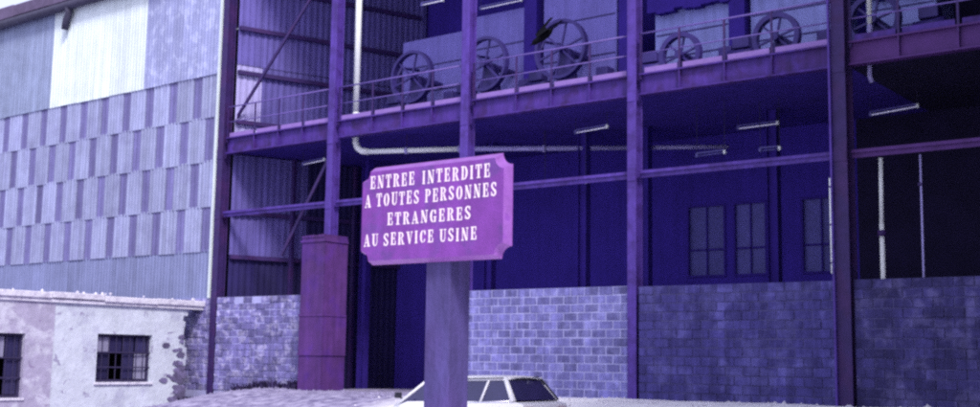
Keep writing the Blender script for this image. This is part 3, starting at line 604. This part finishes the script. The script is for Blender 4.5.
b = MB(); b.box(-7.64, -7.55, 24.42, 24.48, 5.3, 5.36); b.build('clip', M['steel_dark'], t)
t = thing('cable_conduit', (-9.24, 23.8, 3.3), 'pale conduit clipped along the edge of the thick dark column', 'conduit')
b = MB(); b.tube([(-9.24, 23.74, 3.5), (-9.238, 23.74, 5.5)], 0.022, 8); b.build('tube', M['pipe_white'], t, True)
for z in (3.7, 4.5, 5.3):
    b = MB(); b.box(-9.262, -9.216, 23.71, 23.714, z, z + 0.03); b.build('clip', M['steel_dark'], t)

# ------------------------------------------------------------------ strip lights
def strip_light(p, q, where):
    p = Vector(p); q = Vector(q); m_ = (p + q) / 2
    t = thing('strip_light', m_, 'thin pale strip light ' + where, 'strip light', 'strip lights in the hall')
    d = (q - p).normalized()
    b = MB(); b.bar(p + Vector((0, 0, 0.07)), q + Vector((0, 0, 0.06)), 0.05, 0.03); b.build('reflector', M['lamp_body'], t)
    b = MB(); b.tube([p, q], 0.017, 8); b.build('tube', M['lamp_body'] if 'hung low' in where else M['lamp_tube'], t, True)
    for w in (p, q):
        b = MB(); b.box(w.x - 0.03, w.x + 0.03, w.y - 0.03, w.y + 0.03, w.z - 0.03, w.z + 0.06); b.build('end_cap', M['pipe_white'] if w is q else M['lamp_body'], t)
        top = 8.0 if w.z < 8 else 15.2
        b = MB(); b.tube([w + Vector((0, 0, 0.09)), (w.x, w.y, top)], 0.008, 6); b.build('hanger', M['iron'], t)
for p, q, where in (((-16.9, 25.7, 7.6), (-15.8, 25.5, 7.6), 'under the walkway floor above the bright block wall'), ((-13.1, 27.5, 7.6), (-12.0, 27.45, 7.6), 'under the walkway floor, the highest above the interior windows'),
             ((-9.7, 27.6, 7.58), (-8.5, 27.35, 7.6), 'under the walkway floor above the sooty wall'), ((-26.9, 25.4, 7.6), (-25.7, 25.15, 7.6), 'under the walkway floor before the clad partition'),
             ((-18.5, 26.6, 6.42), (-17.2, 26.65, 6.42), 'hung low just behind the slim beam above the bright wall'), ((-13.5, 26.0, 6.7), (-12.7, 25.9, 6.7), 'hung low at the end of the lagged pipe'),
             ((-12.0, 26.4, 6.75), (-11.5, 26.4, 6.75), 'hung low and short, right above the interior windows'),
             ((-22.3, 25.6, 12.0), (-21.5, 25.6, 12.0), 'above the flywheel machine beside the white downpipe'), ((-21.1, 26.9, 12.0), (-19.6, 26.9, 12.0), 'above the narrow pale machine behind the column')):
    strip_light(p, q, where)

# ------------------------------------------------------------------ notice board
SY = 7.6
def notch_outline(x0, x1, z0, z1, r, n=6):
    o = []
    for (cx, cz, a0) in ((x0, z0, 90), (x1, z0, 180), (x1, z1, 270), (x0, z1, 0)):      # concave quarter circles, walked round the board
        for i in range(n + 1):
            a = R(a0 - 90.0 * i / n); o.append((cx + r * math.cos(a), cz + r * math.sin(a)))
    return o
board = thing('notice_board', (-6.27, SY + 0.1, 0), 'magenta notice board with scooped corners and cream French lettering on a thick post', 'sign')
bx0, bx1, bz0, bz1 = -7.30, -5.665, 2.425, 3.30
outer = notch_outline(bx0, bx1, bz0, bz1, 0.10); inner = notch_outline(bx0 + 0.03, bx1 - 0.03, bz0 + 0.03, bz1 - 0.05, 0.09)
b = MB(); n = len(outer)
b.v = [(x, SY, z) for x, z in inner] + [(x, SY + 0.085, z) for x, z in outer] + [(x, SY + 0.09, z) for x, z in outer]
b.f = [tuple(range(n))] + [(n + i, 2 * n + i, 2 * n + (i + 1) % n, n + (i + 1) % n) for i in range(n)] + [tuple(range(3 * n - 1, 2 * n - 1, -1))]
b.build('board', M['sign'], board)
b = MB(); b.v = [(x, SY, z) for x, z in inner] + [(x, SY + 0.085, z) for x, z in outer]
b.f = [(i, n + i, n + (i + 1) % n, (i + 1) % n) for i in range(n)]; b.build('rim', M['rim'], board)
b = MB(); pw = 0.27
for i in range(1): b.box(-6.585, -6.585 + pw, SY + 0.095, SY + 0.095 + pw, -0.5, 3.1)
b.build('post', M['post'], board, bevel=0.012)
for z in (2.62, 3.02):
    b = MB(); b.box(-6.9, -6.0, SY + 0.0902, SY + 0.0945, z, z + 0.06); b.build('batten', M['iron'], board)
# bold stencil serif letters, unit height
def ring(cx, cz, rx, rz, tx, tz, a0, a1, n=10):
    o = []
    for i in range(n):
        p0 = R(a0 + (a1 - a0) * i / n); p1 = R(a0 + (a1 - a0) * (i + 1) / n)
        o.append([(cx + rx * math.cos(p0), cz + rz * math.sin(p0)), (cx + rx * math.cos(p1), cz + rz * math.sin(p1)),
                  (cx + (rx - tx) * math.cos(p1), cz + (rz - tz) * math.sin(p1)), (cx + (rx - tx) * math.cos(p0), cz + (rz - tz) * math.sin(p0))])
    return o
def rc(x0, z0, x1, z1): return [(x0, z0), (x1, z0), (x1, z1), (x0, z1)]
T, S_ = 0.19, 0.085
def stem(x): return [rc(x, 0.06, x + T, 0.94), rc(x - 0.06, 0, x + T + 0.06, S_ - .005), rc(x - 0.06, 1.005 - S_, x + T + 0.06, 1)]
G = {
 'E': (0.62, stem(0.07) + [rc(0.31, 0, 0.60, S_), rc(0.50, S_, 0.60, 0.32), rc(0.31, 1 - S_, 0.58, 1), rc(0.49, 0.70, 0.58, 1 - S_), rc(0.31, 0.46, 0.44, 0.55), rc(0.42, 0.36, 0.49, 0.65)]),
 'I': (0.35, stem(0.07)),
 'T': (0.64, [rc(0.22, 0.06, 0.22 + T, 0.94), rc(0.13, 0, 0.52, S_ - .005), rc(0.0, 1 - S_, 0.19, 1), rc(0.46, 1 - S_, 0.64, 1), rc(0.0, 0.68, 0.09, 1 - S_), rc(0.55, 0.68, 0.64, 1 - S_), rc(0.16, 0.94, 0.5, 1)]),
 'N': (0.74, [rc(0.09, 0.06, 0.17, 0.94), rc(0, 0, 0.26, S_), rc(0.57, 0.06, 0.65, 0.94), rc(0.48, 1 - S_, 0.74, 1), [(0.02, 1), (0.24, 1), (0.66, 0), (0.47, 0)]]),
 'A': (0.74, [[(0.30, 1), (0.42, 1), (0.70, 0.05), (0.46, 0.05)], [(0.30, 0.95), (0.345, 0.84), (0.16, 0.05), (0.08, 0.05)], rc(0, 0, 0.24, S_), rc(0.40, 0, 0.76, S_), rc(0.2, 0.27, 0.42, 0.35)]),
 'O': (0.70, ring(0.35, 0.5, 0.34, 0.51, 0.21, 0.10, 100, 260, 12) + ring(0.35, 0.5, 0.34, 0.51, 0.21, 0.10, -80, 80, 12)),
 'C': (0.64, ring(0.35, 0.5, 0.34, 0.51, 0.21, 0.10, 100, 265, 12) + ring(0.35, 0.5, 0.29, 0.51, 0.12, 0.10, 285, 335, 6) + ring(0.35, 0.5, 0.29, 0.51, 0.12, 0.10, 20, 80, 6) + [rc(0.54, 0.62, 0.63, 0.97)]),
 'G': (0.70, ring(0.35, 0.5, 0.34, 0.51, 0.21, 0.10, 100, 265, 12) + ring(0.35, 0.5, 0.29, 0.51, 0.12, 0.10, 20, 80, 6) + [rc(0.46, 0.02, 0.64, 0.42), rc(0.38, 0.38, 0.70, 0.46), rc(0.54, 0.64, 0.63, 0.97), rc(0.38, 0, 0.46, 0.09)]),
 'D': (0.70, stem(0.07) + ring(0.32, 0.5, 0.37, 0.5, 0.21, 0.09, -84, 84, 12)),
 'P': (0.64, stem(0.07) + ring(0.31, 0.72, 0.32, 0.28, 0.19, 0.09, -84, 84, 10)),
 'R': (0.72, stem(0.07) + ring(0.31, 0.74, 0.32, 0.26, 0.19, 0.09, -84, 84, 10) + [[(0.34, 0.48), (0.50, 0.48), (0.68, 0.04), (0.47, 0.04)], rc(0.46, 0, 0.75, S_)]),
 'U': (0.70, [rc(0.09, 0.30, 0.09 + T, 0.95), rc(0.0, 1 - S_, 0.38, 1), rc(0.56, 0.30, 0.64, 0.95), rc(0.48, 1 - S_, 0.72, 1)] + ring(0.365, 0.31, 0.275, 0.32, 0.19, 0.11, 180, 262, 8) + ring(0.365, 0.31, 0.275, 0.32, 0.085, 0.11, 272, 360, 8)),
 'V': (0.72, [[(0.06, 0.95), (0.30, 0.95), (0.46, 0.0), (0.33, 0.0)], [(0.56, 0.95), (0.64, 0.95), (0.46, 0.1), (0.43, 0.26)], rc(0, 1 - S_, 0.36, 1), rc(0.49, 1 - S_, 0.72, 1)]),
 'S': (0.60, ring(0.30, 0.74, 0.28, 0.27, 0.17, 0.10, 20, 240, 12) + ring(0.30, 0.26, 0.28, 0.27, 0.18, 0.10, -160, 70, 12) + [[(0.04, 0.66), (0.24, 0.66), (0.55, 0.34), (0.36, 0.30)], rc(0.46, 0.68, 0.55, 0.97), rc(0.04, 0.03, 0.13, 0.32)]),
}
LINES = [('ENTREE INTERDITE', -7.175, -5.835, 3.094, 0.115, 0.42), ('A TOUTES PERSONNES', -7.235, -5.765, 2.932, 0.115, 0.22),
         ('ETRANGERES', -6.960, -6.030, 2.758, 0.109, 0.3), ('AU SERVICE USINE', -7.235, -5.965, 2.583, 0.109, 0.2)]
for txt, x0, x1, z0, h, sp in LINES:
    gap = 0.24; tot = sum((G[c][0] if c != ' ' else sp) for c in txt) + gap * (len(txt) - 1); kx = (x1 - x0) / tot; x = x0
    for i, c in enumerate(txt):
        b = MB()
        if c == ' ': x += (sp + gap) * kx; continue
        w, polys = G[c]; dz = random.uniform(-0.003, 0.003); y = SY - 0.0022
        for pi_, pl in enumerate(polys):
            pts_ = [(x + a * kx, y - 0.00004 * pi_, z0 + dz + c_ * h) for a, c_ in pl]
            b.add(pts_, [tuple(range(len(pts_)))])
        x += (w + gap) * kx
        b.build('letter', M['letter'], board)

# ------------------------------------------------------------------ parked hatchback (faces left along the hall front, drawn in its own coordinates)
car = thing('parked_car', (-13.0, 16.75, 0.0), 'small white hatchback parked on the yard behind the notice board post', 'car')
CYN, CYF = 15.97, 17.36                                     # near and far flank
cz = 0.0
prof = [(-15.55, 0.28), (-15.60, 0.45), (-15.55, 0.68), (-15.35, 0.66), (-14.36, 0.78), (-14.0, 0.90), (-13.0, 0.94), (-11.62, 0.96), (-11.45, 0.93), (-11.40, 0.60), (-11.42, 0.30)]
def arch(cx, r=0.34): return [(cx + r * math.cos(R(a)), 0.28 + r * math.sin(R(a))) for a in range(0, 181, 30)]
low = prof + arch(-12.05) + arch(-14.75)
def slab(poly, y0, y1, tuck):
    m_ = MB(); n = len(poly)
    f_ = lambda z: tuck * max(0.0, (z - 0.6) / 0.4) + tuck * 0.6 * max(0.0, (0.5 - z) / 0.25)
    m_.v = [(x, y0 + f_(z), z) for x, z in poly] + [(x, y1 - f_(z), z) for x, z in poly]
    m_.f = [tuple(range(n)), tuple(range(2 * n - 1, n - 1, -1))] + [((i + 1) % n, i, n + i, n + (i + 1) % n) for i in range(n)]
    return m_
body = slab(low, CYN, CYF, 0.05).build('body', M['car_paint'], car, bevel=0.03, seg=3)
def corners(yb, yr, s):     # greenhouse corner points on one flank: A base, A top, C top, C base
    return [Vector((-14.30, yb, 0.80)), Vector((-13.66, yr, 1.275)), Vector((-11.93, yr, 1.325)), Vector((-11.66, yb, 0.975))]
Z_ = 0
near = corners(CYN + 0.06, CYN + 0.20, 1); far = corners(CYF - 0.06, CYF - 0.20, -1)
ymid = (CYN + CYF) / 2
roof = MB(); nu, nv = 8, 8
for i in range(nu + 1):
    for j in range(nv + 1):
        u = i / nu; v = j / nv; a = near[1].lerp(near[2], u); c = far[1].lerp(far[2], u); p = a.lerp(c, v)
        p.z += 0.045 * (1 - (2 * v - 1) ** 2) + 0.02 * (1 - (2 * u - 1) ** 2) + 0.02
        p.x += (u - 0.5) * 0.10
        roof.v.append(p)
for i in range(nu):
    for j in range(nv): roof.f.append((i * (nv + 1) + j, (i + 1) * (nv + 1) + j, (i + 1) * (nv + 1) + j + 1, i * (nv + 1) + j + 1))
ro = roof.build('roof', M['car_paint'], car, True); so = ro.modifiers.new('thick', 'SOLIDIFY'); so.thickness = 0.035
for fl, nm_ in ((near, 1), (far, -1)):
    b = MB(); b.tube([fl[0], fl[1]], 0.026, 8); b.build('windscreen_pillar', M['car_paint'], car, True)
    b = MB(); b.tube([fl[2] + Vector((0, 0, .02)), fl[3]], [0.04, 0.05], 8); b.build('rear_pillar', M['car_paint'], car, True)
    b = MB(); b.tube([fl[1], fl[2]], 0.018, 8); b.build('window_frame', M['chrome'], car, True)
    bt = fl[1].lerp(fl[2], 0.80); bb = fl[0].lerp(fl[3], 0.735)
    b = MB(); b.tube([bt, bb], 0.022, 8); b.build('door_pillar', M['car_paint'], car, True)
    b = MB(); inn = Vector((0, 0.012 * nm_, 0)); b.add([fl[0] + inn, bb + inn, bt + inn, fl[1] + inn], [(0, 1, 2, 3)]); b.build('door_window', M['car_glass'], car)
    b = MB(); b.add([bb + inn, fl[3] + inn, fl[2] + inn, bt + inn], [(0, 1, 2, 3)]); b.build('quarter_window', M['car_glass'], car)
    b = MB(); b.tube([fl[0] + Vector((0, 0, 0.0)), fl[3]], 0.02, 8); b.build('waist_trim', M['chrome'], car, True)
    b = MB(); b.bar(fl[1] + Vector((0.05, -0.02 * nm_, 0.03)), fl[2] + Vector((-0.03, -0.02 * nm_, 0.03)), 0.02, 0.014); b.build('rain_gutter', M['rubber'], car)
b = MB(); b.add([near[0], near[1], far[1], far[0]], [(0, 1, 2, 3)]); b.build('windscreen', M['car_glass'], car)
e = Vector((0.03, 0, 0)); b = MB(); b.add([near[3] + e + Vector((0, .05, .01)), near[2] + e + Vector((0, .05, 0)), far[2] + e - Vector((0, .05, 0)), far[3] + e + Vector((0, -.05, .01))], [(0, 1, 2, 3)]); b.build('rear_window', M['car_glass'], car)
b = MB(); b.tube([near[2] + e, far[2] + e], 0.02, 8); b.build('rear_window_frame', M['rubber'], car, True)
b = MB(); b.tube([far[2] + e, far[3] + e], 0.03, 8); b.build('rear_window_frame', M['rubber'], car, True)
b = MB(); b.bar((-11.84, CYF - 0.5, 1.37), (-11.84, CYF - 0.38, 1.37), 0.05, 0.03); b.build('washer_nozzle', M['chrome'], car)
for x in (-12.05, -14.75):
    for y0, sgn in ((CYN + 0.09, -1), (CYF - 0.09, 1)):
        b = MB(); b.tube([(x, y0 - 0.085, 0.28), (x, y0 + 0.085, 0.28)], 0.29, 20); w_ = b.build('wheel', M['rubber'], car, bevel=0.03)
        b = MB(); b.tube([(x, y0 + sgn * 0.088, 0.28), (x, y0 + sgn * 0.095, 0.28)], 0.18, 16); b.build('rim', M['chrome'], w_)
for x in (-13.3, -12.45):
    for y in (CYN + 0.45, CYF - 0.45):
        b = MB(); b.box(x - 0.25, x + 0.25, y - 0.24, y + 0.24, 0.35, 0.55); b.box(x + 0.18, x + 0.30, y - 0.23, y + 0.23, 0.56, 1.0); b.box(x + 0.2, x + 0.28, y - 0.11, y + 0.11, 1.03, 1.17); b.build('seat', M['seat'], car, bevel=0.03)
b = MB(); b.box(-11.45, -11.34, CYN + 0.02, CYF - 0.02, 0.34, 0.48); b.build('rear_bumper', M['rubber'], car, bevel=0.02)
b = MB(); b.box(-15.66, -15.56, CYN + 0.02, CYF - 0.02, 0.34, 0.48); b.build('front_bumper', M['rubber'], car, bevel=0.02)
for y in (CYN + 0.12, CYF - 0.32):
    b = MB(); b.box(-11.44, -11.385, y, y + 0.2, 0.62, 0.86); b.build('tail_light', M['red_lens'], car, bevel=0.01)
    b = MB(); b.box(-15.62, -15.56, y, y + 0.2, 0.52, 0.66); b.build('headlight', M['chrome'], car, bevel=0.01)
b = MB(); b.tube([(-14.05, CYN - 0.03, 0.95), (-14.05, CYN - 0.12, 1.0)], [0.02, 0.02], 6); b.box(-14.08, -14.02, CYN - 0.2, CYN - 0.06, 0.96, 1.06); b.build('door_mirror', M['rubber'], car, bevel=0.01)

car.location.z = -0.04; car.location.x -= 0.09

# ------------------------------------------------------------------ bird flying past the walkway
bd = MB(); BP = Vector((-11.46, 16.4, 7.22))
# placed in open air above the yard; wings raised
ax = Vector((-0.62, -0.48, -0.62)).normalized(); sd = Vector((0.60, -0.79, 0.0)); sd = (sd - ax * sd.dot(ax)).normalized(); un = sd.cross(ax).normalized()
if un.z < 0: un = -un
prof_ = [(-0.13, 0.012), (-0.09, 0.035), (-0.04, 0.05), (0.02, 0.05), (0.07, 0.042), (0.10, 0.032), (0.13, 0.034), (0.155, 0.022), (0.175, 0.007), (0.20, 0.003)]
bd.tube([BP + ax * a for a, r in prof_], [r for a, r in prof_], 8)
for sg, back, lift in ((1, 0.24, -0.02), (-1, 0.22, 0.13)):             # wings swept back and up
    root = BP + sd * sg * 0.02 + un * 0.02
    tip = root - ax * back + sd * sg * 0.10 + un * lift; el = root + ax * 0.02 + sd * sg * 0.08 + un * lift * 0.55
    fr = [root + ax * 0.06, el + ax * 0.03, tip]; bk_ = [root - ax * 0.09, el - ax * 0.12, tip - ax * 0.03 - un * 0.02]
    th = sd * sg * 0.012; vs = fr + bk_ + [v + th for v in fr] + [v + th for v in bk_]
    bd.add(vs, [(0, 1, 4, 3), (1, 2, 5, 4), (6, 9, 10, 7), (7, 10, 11, 8), (0, 6, 7, 1), (1, 7, 8, 2), (3, 4, 10, 9), (4, 5, 11, 10), (2, 8, 11, 5), (0, 3, 9, 6)])
tl = [BP - ax * 0.10 + sd * 0.02, BP - ax * 0.10 - sd * 0.02, BP - ax * 0.21 - sd * 0.04, BP - ax * 0.21 + sd * 0.04]
bd.add(tl + [v + un * 0.008 for v in tl], [(0, 1, 2, 3), (7, 6, 5, 4), (0, 4, 5, 1), (1, 5, 6, 2), (2, 6, 7, 3), (3, 7, 4, 0)])
bd.v = [tuple(BP + (Vector(v) - BP) * 1.5) for v in bd.v]
tag(bd.build('bird', M['bird']), 'small black bird in flight with raised wings before the walkway', 'bird')

# ------------------------------------------------------------------ weeds along the foot of the whitewashed wall
def weed(x, y, h, k, label):
    r = random.Random(k); b = MB(); z0 = ground_z(x, y) - 0.03
    for i in range(110):
        a = r.uniform(0, 6.28); l = h * r.uniform(0.4, 1.0); lean = r.uniform(0.1, 0.7); rr = r.uniform(0, 0.16)
        bx_, by_ = x + math.cos(a) * rr, y + math.sin(a) * rr; tx_, ty_ = bx_ + math.cos(a) * lean * l, by_ + math.sin(a) * lean * l
        wv = Vector((-math.sin(a), math.cos(a), 0)) * r.uniform(0.015, 0.04); m_ = Vector(((bx_ + tx_) / 2, (by_ + ty_) / 2, z0 + l * 0.62)); p = Vector((bx_, by_, z0)); q = Vector((tx_, ty_, z0 + l * 0.9))
        b.add([p - wv * 0.5, p + wv * 0.5, m_ + wv, q, m_ - wv], [(0, 1, 2, 3, 4)])
    return tag(b.build('weed_clump', M['weed']), label, 'weeds', 'weed clumps along the block wall')
random.seed(5)
for k in range(40):
    x = -29.6 + 4.5 * (k + random.random()) / 40; weed(x, 23.5 + random.uniform(-0.7, 0.25), random.uniform(0.22, 0.48), k, 'dusty dark weed clump at the foot of the whitewashed block wall')

# ------------------------------------------------------------------ added unseen wing, invented and shaped to shade the end bays
wing = thing('brick_wing', (4.0, 16.5, 0), 'tall dark rendered wing standing at right angles to the hall front', 'building')
def plan(poly, z0, z1):
    n = len(poly); m_ = MB(); m_.v = [(x, y, z0) for x, y in poly] + [(x, y, z1) for x, y in poly]
    m_.f = [tuple(range(n))[::-1], tuple(range(n, 2 * n))] + [(i, (i + 1) % n, n + (i + 1) % n, n + i) for i in range(n)]; return m_
WA, WB = Vector((-1.4, 8.0, 0)), Vector((-5.1, 23.6, 0)); wd = (WB - WA).normalized(); wn_ = Vector((-wd.y, wd.x, 0))
plan([(WA.x, WA.y), (9, 8), (9, 23.6), (WB.x, WB.y)], -0.3, 16.5).build('wall', M['wing'], wing)
plan([(WA.x - 0.2, WA.y - 0.2), (9.2, 7.8), (9.2, 23.65), (WB.x - 0.2, 23.65)], 16.5, 16.9).build('roof', M['eave'], wing)
for q in (2.5, 5.6, 8.7, 11.8):
    for z in (1.8, 5.2, 8.6):
        c = WA + wd * q + wn_ * 0.03 + Vector((0, 0, z)); b = MB(); b.bar(c - wd * 0.6, c + wd * 0.6, 0.05, 2.2); b.build('window', M['glass_dark'], wing)
